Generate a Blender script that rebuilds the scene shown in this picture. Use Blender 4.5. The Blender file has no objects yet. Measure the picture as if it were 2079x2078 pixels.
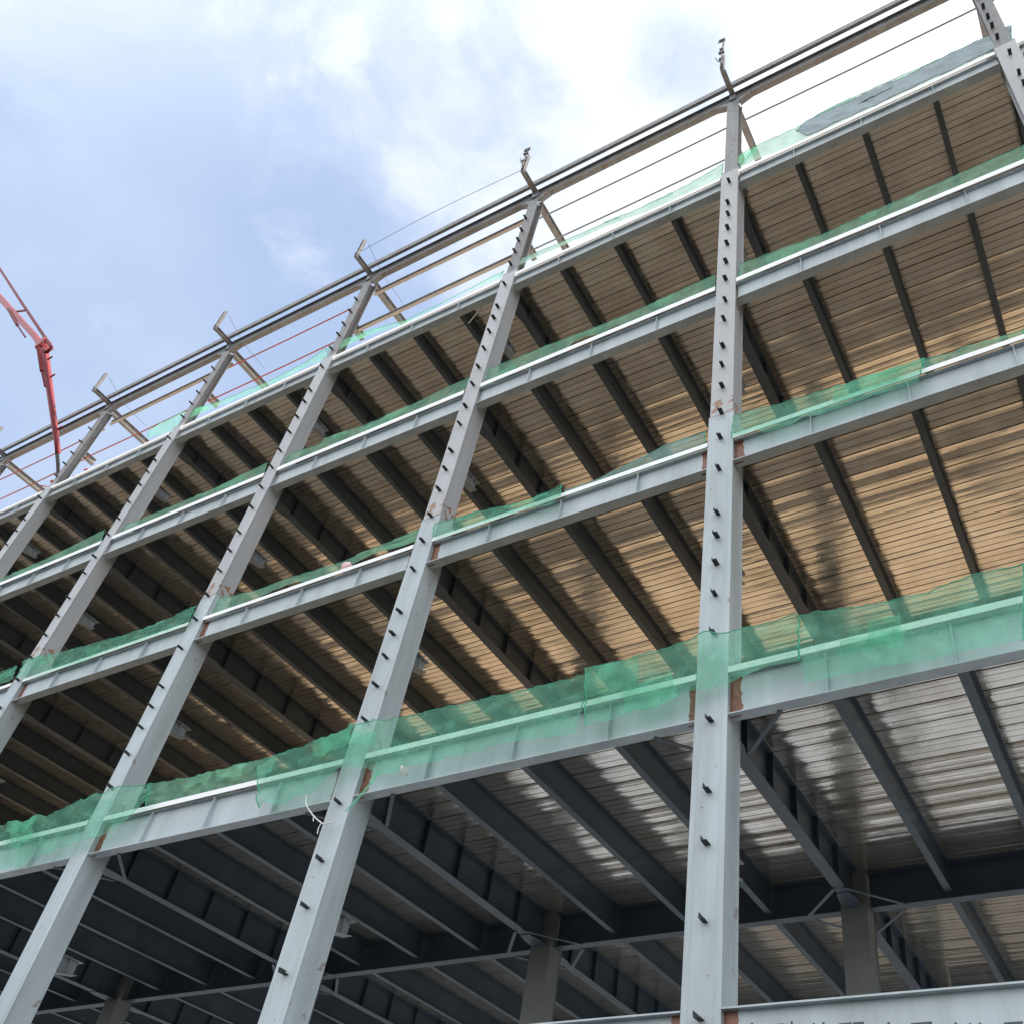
import bpy, bmesh, math, random
from mathutils import Vector, Matrix, noise
rng = random.Random(7)
C = bpy.context.scene.collection
R = math.radians
OZ = 10.74                                   # height of the first floor beam's soffit above the ground

# ------------------------------------------------------------------ camera, sky, sun, exposure
cam = bpy.data.cameras.new('camera')
co = bpy.data.objects.new('camera', cam); C.objects.link(co)
yaw, pitch, roll = -0.558169, 0.719007, 0.114604
f = Vector((math.sin(yaw)*math.cos(pitch), math.cos(yaw)*math.cos(pitch), math.sin(pitch)))
r0 = Vector((math.cos(yaw), -math.sin(yaw), 0)); u0 = r0.cross(f)
rt = math.cos(roll)*r0 + math.sin(roll)*u0; up = -math.sin(roll)*r0 + math.cos(roll)*u0
M = Matrix((rt, up, -f)).transposed().to_4x4()
M.translation = Vector((5.3025, -11.9767, -9.1376+OZ))
co.matrix_world = M
cam.sensor_fit = 'HORIZONTAL'; cam.sensor_width = 36
cam.lens = 1947.745/2079*36
cam.shift_x = -(1273.752-1039.5)/2079; cam.shift_y = (1218.166-1039)/2079
cam.clip_start = .05; cam.clip_end = 3000
bpy.context.scene.camera = co

SUN_EL, SUN_AZ = 33, 28                       # azimuth from +y (behind the building) towards +x
sun = bpy.data.lights.new('sun', 'SUN'); sun.energy = 5.0; sun.angle = R(.5); sun.color = (1, .82, .60)
so = bpy.data.objects.new('sun', sun); C.objects.link(so)
sd = Vector((math.sin(R(SUN_AZ))*math.cos(R(SUN_EL)), math.cos(R(SUN_AZ))*math.cos(R(SUN_EL)), math.sin(R(SUN_EL))))
so.rotation_euler = (-sd).to_track_quat('-Z', 'Y').to_euler()

w = bpy.data.worlds.new('World'); bpy.context.scene.world = w; w.use_nodes = True
def build_world():
    nt = w.node_tree; N = nt.nodes; L = nt.links; N.clear()
    out = N.new('ShaderNodeOutputWorld'); bg = N.new('ShaderNodeBackground'); L.new(bg.outputs[0], out.inputs[0])
    bg.inputs[1].default_value = .13
    sky = N.new('ShaderNodeTexSky'); sky.sky_type = 'NISHITA'; sky.sun_disc = False
    sky.sun_elevation = R(SUN_EL); sky.sun_rotation = R(SUN_AZ); sky.air_density = 1.0; sky.dust_density = 2.0
    tc = N.new('ShaderNodeTexCoord')
    def math_(op, a, b=None, c=None, clamp=False):
        n = N.new('ShaderNodeMath'); n.operation = op; n.use_clamp = clamp
        for i, v in enumerate((a, b, c)):
            if v is None: continue
            if isinstance(v, (int, float)): n.inputs[i].default_value = v
            else: L.new(v, n.inputs[i])
        return n.outputs[0]
    def dot(d):
        n = N.new('ShaderNodeVectorMath'); n.operation = 'DOT_PRODUCT'; L.new(tc.outputs['Generated'], n.inputs[0])
        n.inputs[1].default_value = Vector(d).normalized(); return n.outputs['Value']
    def ramp(v, a, b, lo=0., hi=1.):
        n = N.new('ShaderNodeMapRange'); n.interpolation_type = 'SMOOTHSTEP'; L.new(v, n.inputs[0])
        for i, x in enumerate((a, b, lo, hi)): n.inputs[i+1].default_value = x
        return n.outputs[0]
    def noi(scale, det, rough, dist=0., off=(0, 0, 0), sc=(1, 1, 1)):
        m = N.new('ShaderNodeMapping'); m.inputs['Location'].default_value = off; m.inputs['Scale'].default_value = sc
        L.new(tc.outputs['Generated'], m.inputs[0])
        n = N.new('ShaderNodeTexNoise'); n.inputs['Scale'].default_value = scale; n.inputs['Detail'].default_value = det
        n.inputs['Roughness'].default_value = rough; n.inputs['Distortion'].default_value = dist
        L.new(m.outputs[0], n.inputs['Vector']); return n.outputs['Fac']
    ang = lambda d: math_('ARCCOSINE', dot(d))
    n1 = noi(5.5, 9, .62, .5); n2 = noi(16, 8, .6, .3, (3, 1, 2)); n3 = noi(2.2, 4, .5, .3, (5, 2, 1))
    # big bright bank of cloud near the sun
    bank = math_('SUBTRACT', 1.0, math_('DIVIDE', ang(SKY['bank']), .56))
    e = math_('ADD', math_('MULTIPLY', bank, 1.75), math_('MULTIPLY', math_('SUBTRACT', n1, .5), 1.5))
    e = math_('ADD', e, math_('MULTIPLY', math_('SUBTRACT', n2, .5), .8))
    hole = ramp(ang(SKY['hole']), .0, .10, -1.0, 0.)
    e = math_('ADD', e, hole)
    c_bank = ramp(e, -.1, 1.25)
    # small wisps
    tot = c_bank
    for d, rad, amp in SKY['wisps']:
        a = math_('SUBTRACT', 1.0, math_('DIVIDE', ang(d), rad))
        a = math_('ADD', a, math_('MULTIPLY', math_('SUBTRACT', n2, .5), 3.2))
        a = math_('ADD', a, math_('MULTIPLY', math_('SUBTRACT', n1, .5), 1.6))
        a = ramp(a, .15, 1.3, 0, amp)
        tot = math_('MAXIMUM', tot, a)
    # thin veil over the sky; unseen bright cloud added behind the camera to light the front
    tot = math_('MAXIMUM', tot, ramp(n3, .52, .80, 0, .25))
    front = ramp(dot((.25, -.9, .35)), -.05, .55)
    fr = math_('MULTIPLY', front, ramp(n1, .22, .55, .35, 1.))
    # pale lavender air: nishita mixed with a light veil
    def rgb(c):
        n = N.new('ShaderNodeRGB'); n.outputs[0].default_value = (*c, 1); return n.outputs[0]
    def mix(fac, a, b):
        n = N.new('ShaderNodeMix'); n.data_type = 'RGBA'
        if isinstance(fac, float): n.inputs[0].default_value = fac
        else: L.new(fac, n.inputs[0])
        L.new(a, n.inputs[6]); L.new(b, n.inputs[7]); return n.outputs[2]
    base = mix(SKY['veil'], sky.outputs[0], rgb(SKY['veilcol']))
    cl = mix(tot, base, rgb(SKY['cloud'])); cl = mix(fr, cl, rgb(SKY['frontcloud']))
    L.new(cl, bg.inputs[0])
SKY = dict(bank=(.0, .36, .932), hole=(-.173, .276, .946),
           wisps=[((-.441, .137, .887), .085, .5), ((-.55, .231, .803), .06, .32), ((-.472, .063, .879), .05, .35), ((-.68, .191, .708), .06, .18)],
           veil=.85, veilcol=(2.62, 3.35, 4.85), cloud=(5.7, 5.95, 6.3), frontcloud=(9.6, 9.8, 10.0))
build_world()
vs = bpy.context.scene.view_settings
bpy.context.scene.display_settings.display_device = 'sRGB'
vs.view_transform = 'Standard'; vs.look = 'None'; vs.exposure = 0.62; vs.gamma = 1; vs.use_curve_mapping = False

# ------------------------------------------------------------------ materials
def mat(name, col, rough=.5, metal=0., var=.12, scale=3., bump=0., col2=None, spec=.5, streak=False):
    m = bpy.data.materials.new(name); m.use_nodes = True
    nt = m.node_tree; N = nt.nodes; L = nt.links
    b = N['Principled BSDF']; b.inputs['Roughness'].default_value = rough; b.inputs['Metallic'].default_value = metal
    b.inputs['Specular IOR Level'].default_value = spec
    tc = N.new('ShaderNodeTexCoord'); mp = N.new('ShaderNodeMapping')
    oi = N.new('ShaderNodeObjectInfo')
    ad = N.new('ShaderNodeVectorMath'); ad.operation = 'ADD'
    L.new(tc.outputs['Object'], ad.inputs[0])
    sc = N.new('ShaderNodeVectorMath'); sc.operation = 'SCALE'; sc.inputs[0].default_value = (31, 17, 23); L.new(oi.outputs['Random'], sc.inputs['Scale'])
    L.new(sc.outputs[0], ad.inputs[1]); L.new(ad.outputs[0], mp.inputs[0])
    if streak: mp.inputs['Scale'].default_value = (1, 1, .12)
    n1 = N.new('ShaderNodeTexNoise'); n1.inputs['Scale'].default_value = scale; n1.inputs['Detail'].default_value = 6; n1.inputs['Roughness'].default_value = .65
    L.new(mp.outputs[0], n1.inputs['Vector'])
    cr = N.new('ShaderNodeValToRGB'); c2 = col2 or tuple(c*(1-2*var) for c in col)
    cr.color_ramp.elements[0].position = .3; cr.color_ramp.elements[0].color = (*c2, 1)
    cr.color_ramp.elements[1].position = .7; cr.color_ramp.elements[1].color = (*[min(1, c*(1+var*.6)) for c in col], 1)
    L.new(n1.outputs['Fac'], cr.inputs[0]); L.new(cr.outputs[0], b.inputs['Base Color'])
    if bump:
        n2 = N.new('ShaderNodeTexNoise'); n2.inputs['Scale'].default_value = scale*6; n2.inputs['Detail'].default_value = 4
        L.new(ad.outputs[0], n2.inputs['Vector'])
        bp = N.new('ShaderNodeBump'); bp.inputs['Strength'].default_value = bump; bp.inputs['Distance'].default_value = .01
        L.new(n2.outputs['Fac'], bp.inputs['Height']); L.new(bp.outputs[0], b.inputs['Normal'])
    m['_col'] = cr.name
    return m
def add_rust(m, mask_builder, rust=(.20, .078, .046)):
    """mix a rust colour over the paint where the mask (object coordinates) is one"""
    nt = m.node_tree; N = nt.nodes; L = nt.links; b = N['Principled BSDF']
    src = b.inputs['Base Color'].links[0].from_socket
    tc = N.new('ShaderNodeTexCoord'); sep = N.new('ShaderNodeSeparateXYZ'); L.new(tc.outputs['Object'], sep.inputs[0])
    def mth(op, a, c):
        n = N.new('ShaderNodeMath'); n.operation = op
        for i, v in enumerate((a, c)):
            if isinstance(v, (int, float)): n.inputs[i].default_value = v
            else: L.new(v, n.inputs[i])
        return n.outputs[0]
    nz = N.new('ShaderNodeTexNoise'); nz.inputs['Scale'].default_value = 5; nz.inputs['Detail'].default_value = 6; L.new(tc.outputs['Object'], nz.inputs['Vector'])
    fac = mask_builder(sep.outputs, mth, nz.outputs['Fac'])
    nz2 = N.new('ShaderNodeTexNoise'); nz2.inputs['Scale'].default_value = 14; nz2.inputs['Detail'].default_value = 5; L.new(tc.outputs['Object'], nz2.inputs['Vector'])
    cr = N.new('ShaderNodeValToRGB'); cr.color_ramp.elements[0].position = .3; cr.color_ramp.elements[1].position = .75
    cr.color_ramp.elements[0].color = (*[c*.65 for c in rust], 1); cr.color_ramp.elements[1].color = (*[c*1.35 for c in rust], 1)
    L.new(nz2.outputs['Fac'], cr.inputs[0])
    mx = N.new('ShaderNodeMix'); mx.data_type = 'RGBA'; L.new(fac, mx.inputs[0]); L.new(src, mx.inputs[6]); L.new(cr.outputs[0], mx.inputs[7])
    L.new(mx.outputs[2], b.inputs['Base Color'])
BAYL = 7.407
PAINT = (.45, .515, .55)
m_paint = mat('grey_steel_paint', PAINT, .40, 0, .13, 1.6, .10, streak=True)
m_paint_end = mat('grey_steel_paint_bare_ends', PAINT, .40, 0, .13, 1.6, .10, streak=True)
def ends(s, mth, nz):
    w_ = mth('MULTIPLY', mth('SUBTRACT', nz, .5), .18); a = mth('LESS_THAN', mth('ADD', s[0], w_), .20); c = mth('GREATER_THAN', mth('ADD', s[0], w_), BAYL-.16)
    return mth('MULTIPLY', mth('MULTIPLY', mth('MAXIMUM', a, c), mth('GREATER_THAN', s[1], .09)), mth('LESS_THAN', s[1], .14))
add_rust(m_paint_end, ends)
m_col = mat('grey_column_paint', PAINT, .38, 0, .15, 1.8, .08, streak=True)
add_rust(m_col, lambda s, mth, nz: mth('MULTIPLY', mth('GREATER_THAN', nz, .69), .5))
m_col_up = mat('grey_column_paint_rust_runs', (.42, .44, .46), .45, 0, .09, 1.5, .08, streak=True)
def runs(s, mth, nz):
    edge = mth('GREATER_THAN', s[0], .262)
    seam = mth('MULTIPLY', mth('LESS_THAN', s[2], 8.65), mth('GREATER_THAN', nz, .54))
    return mth('MAXIMUM', seam, mth('MULTIPLY', mth('MULTIPLY', edge, mth('GREATER_THAN', s[1], .02)), mth('MULTIPLY', mth('GREATER_THAN', nz, .5), .6)))
add_rust(m_col_up, runs, (.30, .17, .11))
m_beige = mat('weathered_beige_steel', (.225, .24, .255), .5, 0, .15, 2.2, .12, streak=True, col2=(.15, .158, .165))
add_rust(m_beige, lambda s, mth, nz: mth('MULTIPLY', mth('GREATER_THAN', nz, .60), .55), (.22, .12, .08))
m_inner = mat('inner_column_paint', (.19, .20, .19), .45, 0, .10, 1.5, .06)  # same grey paint as outside, darkened to carry the interior shade
m_stub = mat('stub_bracket_paint', (.24, .27, .29), .5, 0, .12, 2)
m_dark = mat('dark_clip_steel', (.035, .035, .038), .5, 0, .2, 8)  # clips look black from shade; that shade is put into the colour
m_beam = mat('grey_floor_beam_paint', (.055, .076, .098), .45, 0, .14, 1.5, .06)  # interior shade mixed into the grey of beams and girders
m_trim = mat('white_galvanised_trim', (.90, .92, .93), .4, 0, .03, 2.0)
m_conc = mat('concrete', (.62, .52, .40), .85, 0, .12, 1.0, .2)
m_ground = mat('dry_earth', (.065, .06, .052), .95, 0, .15, .35, .2)
m_apron = mat('pale_concrete', (.35, .41, .49), .85, 0, .1, .4, .1)
m_red = mat('red_boom_paint', (.36, .065, .075), .5, 0, .1, 1.0, spec=.4)
m_pipe = mat('red_pipe_paint', (.16, .014, .022), .6, 0, .12, 1.0, spec=.25)
m_rope = mat('red_rope', (.40, .10, .07), .7, 0, .1, 1.0)
m_wire = mat('steel_wire', (.22, .23, .26), .5, .3, .1, 1.0)
m_white = mat('white_cable_jacket', (.75, .75, .72), .5, 0, .04, 4)
m_ink = mat('dark_sign_paint', (.05, .065, .09), .5, 0, .1, 4)
m_tarp = mat('blue_grey_tarpaulin', (.26, .34, .37), .55, 0, .15, 2.0, .2)
m_skin = mat('skin', (.45, .26, .18), .55, 0, .05, 6)
m_helmet = mat('orange_helmet_plastic', (.75, .22, .06), .3, 0, .03, 4)
m_vest = mat('orange_vest_cloth', (.80, .28, .12), .7, 0, .06, 6)
m_cloth = mat('dark_work_cloth', (.10, .11, .15), .8, 0, .12, 6)
m_hose = mat('black_rubber', (.03, .03, .03), .6, 0, .1, 5)
m_yellow = mat('yellow_plastic', (.65, .42, .05), .5, 0, .08, 5)

def deck_mat():
    m = mat('galvanised_decking', (.66, .64, .60), .30, .85, .10, .9, 0, col2=(.52, .48, .42))
    nt = m.node_tree; N = nt.nodes; L = nt.links; b = N['Principled BSDF']
    tc = N.new('ShaderNodeTexCoord')
    nz = N.new('ShaderNodeTexNoise'); nz.inputs['Scale'].default_value = 1.7; nz.inputs['Detail'].default_value = 5; L.new(tc.outputs['Object'], nz.inputs['Vector'])
    mr = N.new('ShaderNodeMapRange'); mr.inputs[1].default_value = .3; mr.inputs[2].default_value = .7; mr.inputs[3].default_value = .10; mr.inputs[4].default_value = .26
    L.new(nz.outputs['Fac'], mr.inputs[0]); L.new(mr.outputs[0], b.inputs['Roughness'])
    n2 = N.new('ShaderNodeTexNoise'); n2.inputs['Scale'].default_value = 6; n2.inputs['Detail'].default_value = 3; L.new(tc.outputs['Object'], n2.inputs['Vector'])
    n3 = N.new('ShaderNodeTexVoronoi'); n3.inputs['Scale'].default_value = 22; L.new(tc.outputs['Object'], n3.inputs['Vector'])
    ad = N.new('ShaderNodeMath'); ad.operation = 'MULTIPLY_ADD'; ad.inputs[1].default_value = .25; L.new(n3.outputs['Distance'], ad.inputs[0]); L.new(n2.outputs['Fac'], ad.inputs[2])
    bp = N.new('ShaderNodeBump'); bp.inputs['Strength'].default_value = .25; bp.inputs['Distance'].default_value = .008
    L.new(ad.outputs[0], bp.inputs['Height']); L.new(bp.outputs[0], b.inputs['Normal'])
    return m
m_deck = deck_mat()

def net_mat(name, col, opac):
    m = bpy.data.materials.new(name); m.use_nodes = True
    nt = m.node_tree; N = nt.nodes; L = nt.links; N.clear()
    out = N.new('ShaderNodeOutputMaterial'); tr = N.new('ShaderNodeBsdfTransparent'); di = N.new('ShaderNodeBsdfDiffuse'); tl = N.new('ShaderNodeBsdfTranslucent')
    tr.inputs[0].default_value = (.86, 1, .93, 1)
    ms = N.new('ShaderNodeMixShader'); ms.inputs[0].default_value = .4; mx = N.new('ShaderNodeMixShader')
    tc = N.new('ShaderNodeTexCoord'); nz = N.new('ShaderNodeTexNoise'); nz.inputs['Scale'].default_value = 1.6; nz.inputs['Detail'].default_value = 5
    L.new(tc.outputs['Object'], nz.inputs['Vector'])
    cr = N.new('ShaderNodeValToRGB'); cr.color_ramp.elements[0].position = .3; cr.color_ramp.elements[1].position = .7
    cr.color_ramp.elements[0].color = (*[c*.78 for c in col], 1); cr.color_ramp.elements[1].color = (*[min(1, c*1.15) for c in col], 1)
    L.new(nz.outputs['Fac'], cr.inputs[0])
    for n in (di, tl): L.new(cr.outputs[0], n.inputs[0])
    mr = N.new('ShaderNodeMapRange'); mr.inputs[1].default_value = .25; mr.inputs[2].default_value = .75; mr.inputs[3].default_value = opac-.10; mr.inputs[4].default_value = opac+.12
    nz2 = N.new('ShaderNodeTexNoise'); nz2.inputs['Scale'].default_value = 3.5; nz2.inputs['Detail'].default_value = 6; L.new(tc.outputs['Object'], nz2.inputs['Vector'])
    nz3 = N.new('ShaderNodeTexNoise'); nz3.inputs['Scale'].default_value = 45; nz3.inputs['Detail'].default_value = 2; L.new(tc.outputs['Object'], nz3.inputs['Vector'])
    av = N.new('ShaderNodeMath'); av.operation = 'MULTIPLY_ADD'; av.inputs[1].default_value = .10; L.new(nz3.outputs['Fac'], av.inputs[0])
    sb = N.new('ShaderNodeMath'); sb.operation = 'SUBTRACT'; sb.inputs[1].default_value = .05; L.new(nz2.outputs['Fac'], sb.inputs[0]); L.new(sb.outputs[0], av.inputs[2])
    L.new(av.outputs[0], mr.inputs[0])
    L.new(di.outputs[0], ms.inputs[1]); L.new(tl.outputs[0], ms.inputs[2])
    L.new(mr.outputs[0], mx.inputs[0]); L.new(tr.outputs[0], mx.inputs[1]); L.new(ms.outputs[0], mx.inputs[2]); L.new(mx.outputs[0], out.inputs[0])
    return m
m_net = net_mat('green_safety_netting', (.26, .68, .49), .36)
m_net_up = net_mat('weathered_green_netting', (.34, .66, .48), .46)  # paler, denser green for some nets set behind the trim
m_net_pale = net_mat('faded_green_netting', (.30, .46, .43), .66)

# ------------------------------------------------------------------ mesh helpers
class MB:
    def __init__(s): s.v = []; s.f = []
    def box(s, x0, x1, y0, y1, z0, z1):
        n = len(s.v)
        s.v += [(x, y, z) for z in (z0, z1) for y in (y0, y1) for x in (x0, x1)]
        s.f += [tuple(n+i for i in q) for q in ((0, 2, 3, 1), (4, 5, 7, 6), (0, 1, 5, 4), (2, 6, 7, 3), (0, 4, 6, 2), (1, 3, 7, 5))]
        return s
    def prism(s, pts, axis, a0, a1):
        """closed outline pts (2D) extruded along axis"""
        n = len(s.v); k = len(pts)
        for a in (a0, a1):
            for p in pts:
                s.v.append({'x': (a, p[0], p[1]), 'y': (p[0], a, p[1]), 'z': (p[0], p[1], a)}[axis])
        s.f.append(tuple(n+i for i in range(k))); s.f.append(tuple(n+k+i for i in reversed(range(k))))
        for i in range(k):
            j = (i+1) % k; s.f.append((n+i, n+k+i, n+k+j, n+j))
        return s
    def tube(s, pts, rad, sides=8):
        pts = [Vector(p) for p in pts]; n0 = len(s.v)
        rads = rad if isinstance(rad, (list, tuple)) else [rad]*len(pts)
        for i, p in enumerate(pts):
            t = (pts[min(i+1, len(pts)-1)]-pts[max(i-1, 0)]).normalized()
            a = t.orthogonal().normalized() if i == 0 else (a - t*a.dot(t)).normalized()
            b = t.cross(a)
            for k in range(sides):
                th = 2*math.pi*k/sides; s.v.append(tuple(p+rads[i]*(math.cos(th)*a+math.sin(th)*b)))
        for i in range(len(pts)-1):
            for k in range(sides):
                q = (k+1) % sides; o = n0+i*sides
                s.f.append((o+k, o+q, o+sides+q, o+sides+k))
        s.f.append(tuple(n0+k for k in reversed(range(sides)))); s.f.append(tuple(n0+(len(pts)-1)*sides+k for k in range(sides)))
        return s
    def bar(s, p0, p1, wx, wz, upv=(0, 0, 1), w1=None):
        """rectangular bar from p0 to p1 (optionally tapering)"""
        p0 = Vector(p0); p1 = Vector(p1); t = (p1-p0).normalized(); b = t.cross(Vector(upv)).normalized(); u = b.cross(t)
        n = len(s.v); k = (1, w1 or 1)
        for p, q in ((p0, 1), (p1, w1 or 1)):
            for i, j in ((-1, -1), (1, -1), (1, 1), (-1, 1)): s.v.append(tuple(p+b*i*wx*q/2+u*j*wz*q/2))
        s.f += [(n, n+1, n+2, n+3), (n+7, n+6, n+5, n+4)] + [(n+i, n+4+i, n+4+(i+1) % 4, n+(i+1) % 4) for i in range(4)]
        return s
    def ibeam(s, axis, a0, a1, c, wd, z0, z1, tf=.02, tw=.012):
        """I section along axis, centred on c across, flange width wd; web butts between the flanges"""
        for (p, q, zz0, zz1) in ((c-wd/2, c+wd/2, z0, z0+tf), (c-wd/2, c+wd/2, z1-tf, z1), (c-tw/2, c+tw/2, z0+tf, z1-tf)):
            if axis == 'x': s.box(a0, a1, p, q, zz0, zz1)
            else: s.box(p, q, a0, a1, zz0, zz1)
        return s
    def mesh(s, name, m, smooth=False):
        me = bpy.data.meshes.new(name); me.from_pydata(s.v, [], s.f)
        bm = bmesh.new(); bm.from_mesh(me); bmesh.ops.recalc_face_normals(bm, faces=bm.faces); bm.to_mesh(me); bm.free()
        me.materials.append(m)
        if smooth:
            for p in me.polygons: p.use_smooth = True
        return me
def link(name, data, parent=None, loc=(0, 0, 0), top=False):
    o = bpy.data.objects.new(name, data); C.objects.link(o); o.parent = parent
    o.location = loc if not top else (loc[0], loc[1], loc[2]+OZ)
    return o
def tag(o, label, cat, group=None):
    o['label'] = label; o['category'] = cat
    if group: o['group'] = group
    return o

# ------------------------------------------------------------------ ground
def sheet(name, x0, x1, y0, y1, z, m):
    me = bpy.data.meshes.new(name); me.from_pydata([(x0, y0, z), (x1, y0, z), (x1, y1, z), (x0, y1, z)], [], [(0, 1, 2, 3)]); me.materials.append(m)
    o = bpy.data.objects.new(name, me); C.objects.link(o); o['kind'] = 'structure'
sheet('ground', -900, 900, -900, 900, 0, m_ground)
sheet('ground_slab', -75, 22, 2.5, 26, .006, m_apron)

# ------------------------------------------------------------------ the building
LV = [0., 6.379, 12.640, 18.958]                # soffits of the floor beams
HB = [.84, .70, .74, .60]                        # depth of the edge beams
ST = [.135, .14, .20, .19]                        # height of the white edge trim
D = 7.60; NB = 8; NR = 2
B = bpy.data.objects.new('steel_frame_building', None); C.objects.link(B); B.location = (0, 0, OZ)
tag(B, 'four-storey grey steel frame under construction with open floors on metal decking', 'building')
colx = lambda k: -(k-1)*8.0                      # right face of column k
stuff = {}
def rest(name, m): return stuff.setdefault(name, (MB(), m))[0]

CLIPS = [-4.85, -3.515, -2.315, -1.42, -.09, 1.77, 2.69, 3.48, 4.22, 4.85, 6.19, 7.21, 8.07, 9.03, 9.85, 10.62, 11.78, 12.63, 13.66, 14.52, 15.47, 16.33, 17.12, 17.81, 19.16]
CLIPS_UP = [20.55, 21.45, 22.2, 23.0, 23.9]
clip_me = MB().box(-.045, .045, -.17, -.001, 0, .008).box(-.045, -.037, -.17, -.001, .008, .085).mesh('girt_clip', m_dark)
ZT = 20.0
low = MB(); W2 = .2965
for (a, b_) in ((0, .02), (.54, .56)): low.box(-W2, W2, a, b_, -OZ, 8.1)
for sx in (-1, 1): low.box(*sorted((sx*(W2-.03), sx*(W2-.012))), .02, .54, -OZ, 8.1)
for xx in (-.2, .19): low.box(xx-.006, xx+.006, -.003, -.0, -OZ, 8.08)
low_me = low.mesh('column', m_col)
upm = MB(); W3 = .272
for (a, b_) in ((.004, .022), (.49, .51)): upm.box(-W3, W3, a, b_, 8.1, ZT)
for sx in (-1, 1): upm.box(*sorted((sx*(W3-.05), sx*(W3-.03))), .022, .49, 8.1, ZT)
upm.box(-W3-.01, W3+.01, -.004, .52, ZT, ZT+.025).box(-W3-.012, W3+.012, -.006, .57, 8.085, 8.1)
up_me = upm.mesh('column_upper', m_col_up)
int_me = MB().box(-.29, .29, 0, .02, -OZ, 20).box(-.29, .29, .54, .56, -OZ, 20).box(-.275, -.257, .02, .54, -OZ, 20).box(.257, .275, .02, .54, -OZ, 20).mesh('inner_column', m_inner)
rc = MB()
rc.box(-.21, .21, .06, .076, ZT+.025, 25.35).box(-.21, .21, .36, .376, ZT+.025, 25.35).box(-.008, .008, .076, .36, ZT+.025, 25.35)
roofcol_me = rc.mesh('roof_column', m_beige)
corbel_me = MB().ibeam('y', .38, .95, 0, .2, 22.32, 22.62, .016).mesh('corbel', m_beige)
def stub_bracket(zt, y0):
    g = MB().box(-.11, .11, y0, 1.2, zt-.014, zt); g.prism([(y0, zt-.42), (1.17, zt-.30), (1.17, zt-.285), (y0, zt-.405)], 'x', -.11, .11)
    g.prism([(y0, zt-.405), (1.14, zt-.287), (1.14, zt-.014), (y0, zt-.014)], 'x', -.006, .006)
    for sx in (-1, 1): g.box(*sorted((sx*.007, sx*.10)), .90, .912, zt-.30, zt-.015)
    return g.mesh('stub_bracket', m_stub)
stub_me = [stub_bracket(-2.05, .561), stub_bracket(4.25, .561), stub_bracket(10.55, .511), stub_bracket(16.95, .511)]
for k in range(-1, NB+1):
    xr = colx(k); xc = xr-.2965
    c = link('column', low_me, B, (xc, 0, 0))
    u = link('column_upper', up_me, B, (xc, 0, 0))
    for i_, s_ in enumerate(stub_me): link('stub_bracket', s_, c if i_ < 2 else u)
    r = link('roof_column', roofcol_me, B, (xc, 0, 0)); link('corbel', corbel_me, r)
    if k == -9: r['label'] = 'white-lit narrow column top at the right edge'
    if -0 <= k <= 6:
        for z in CLIPS:
            if k >= 3 and z < (-3, -3, -3, 0, 4, 9, 15)[k]: continue
            if k == 0 and z < 14: continue
            q = link('girt_clip', clip_me, c if z < 8.1 else u, (.02+rng.uniform(-.012, .012), 0, z+rng.uniform(-.06, .06)*(k != 1)))
            q.rotation_euler = (rng.uniform(-.12, .04), rng.uniform(-.08, .08), 0); q.scale = (rng.uniform(.9, 1.15), 1, rng.uniform(.85, 1.1))
        for z in CLIPS_UP:
            if k == 1: continue
            link('girt_clip', clip_me, r, (-.08, .06, z+rng.uniform(-.06, .06)))
    for rrow in range(1, NR+1):
        if rrow == 1 and 0 <= k <= 5: link('inner_column', int_me, B, (xc, D*rrow, 0))
        else:
            for q in (-1, 1): rest('inner_column', m_inner).box(xc-.29, xc+.29, D*rrow+.27+q*.27-.01, D*rrow+.27+q*.27+.01, -OZ, 20)
            for q in (-1, 1): rest('inner_column', m_inner).box(xc+q*.266-.009, xc+q*.266+.009, D*rrow+.01, D*rrow+.53, -OZ, 20)

# edge beams with their trim and web stiffeners, one per bay and level
def edge_beam_mesh(H, m):
    b = MB(); b.box(0, BAYL, 0, .24, 0, .022).box(0, BAYL, .03, .24, H-.02, H).box(0, BAYL, .115, .127, .022, H-.02)
    return b.mesh('edge_beam', m)
SX = [1.703, 3.703, 5.703]                       # floor beams along a bay, from its left end
for l in range(4):
    me = edge_beam_mesh(HB[l], m_paint_end if l < 2 else m_paint)
    trim = MB().prism([(-.024, HB[l]+.002), (-.012, HB[l]+.002), (-.008, HB[l]+ST[l]), (-.020, HB[l]+ST[l])], 'x', 0, BAYL).box(0, BAYL, -.0075, .10, HB[l]+ST[l]-.006, HB[l]+ST[l]).mesh('edge_trim', m_trim)
    stf = MB().box(-.008, .008, .02, .115, .022, HB[l]-.02).mesh('web_stiffener', m_paint)
    for b in range(0, NB+1):
        x0 = colx(b)
        e = link('edge_beam', me, B, (x0, 0, LV[l]))
        link('edge_trim', trim, e)
        for sx in SX: link('web_stiffener', stf, e, (sx, 0, 0))

# signed beam just above the frame's bottom edge
sb_me = MB().box(0, BAYL, -.02, .28, -.025, 0).box(0, BAYL, -.02, .28, -1.2, -1.175).box(0, BAYL, .10, .115, -1.175, -.025).mesh('sign_beam', m_paint_end)
sign_beams = {}
for b in range(0, 5):
    sign_beams[b] = link('sign_beam', sb_me, B, (colx(b), 0, -4.70))

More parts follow.
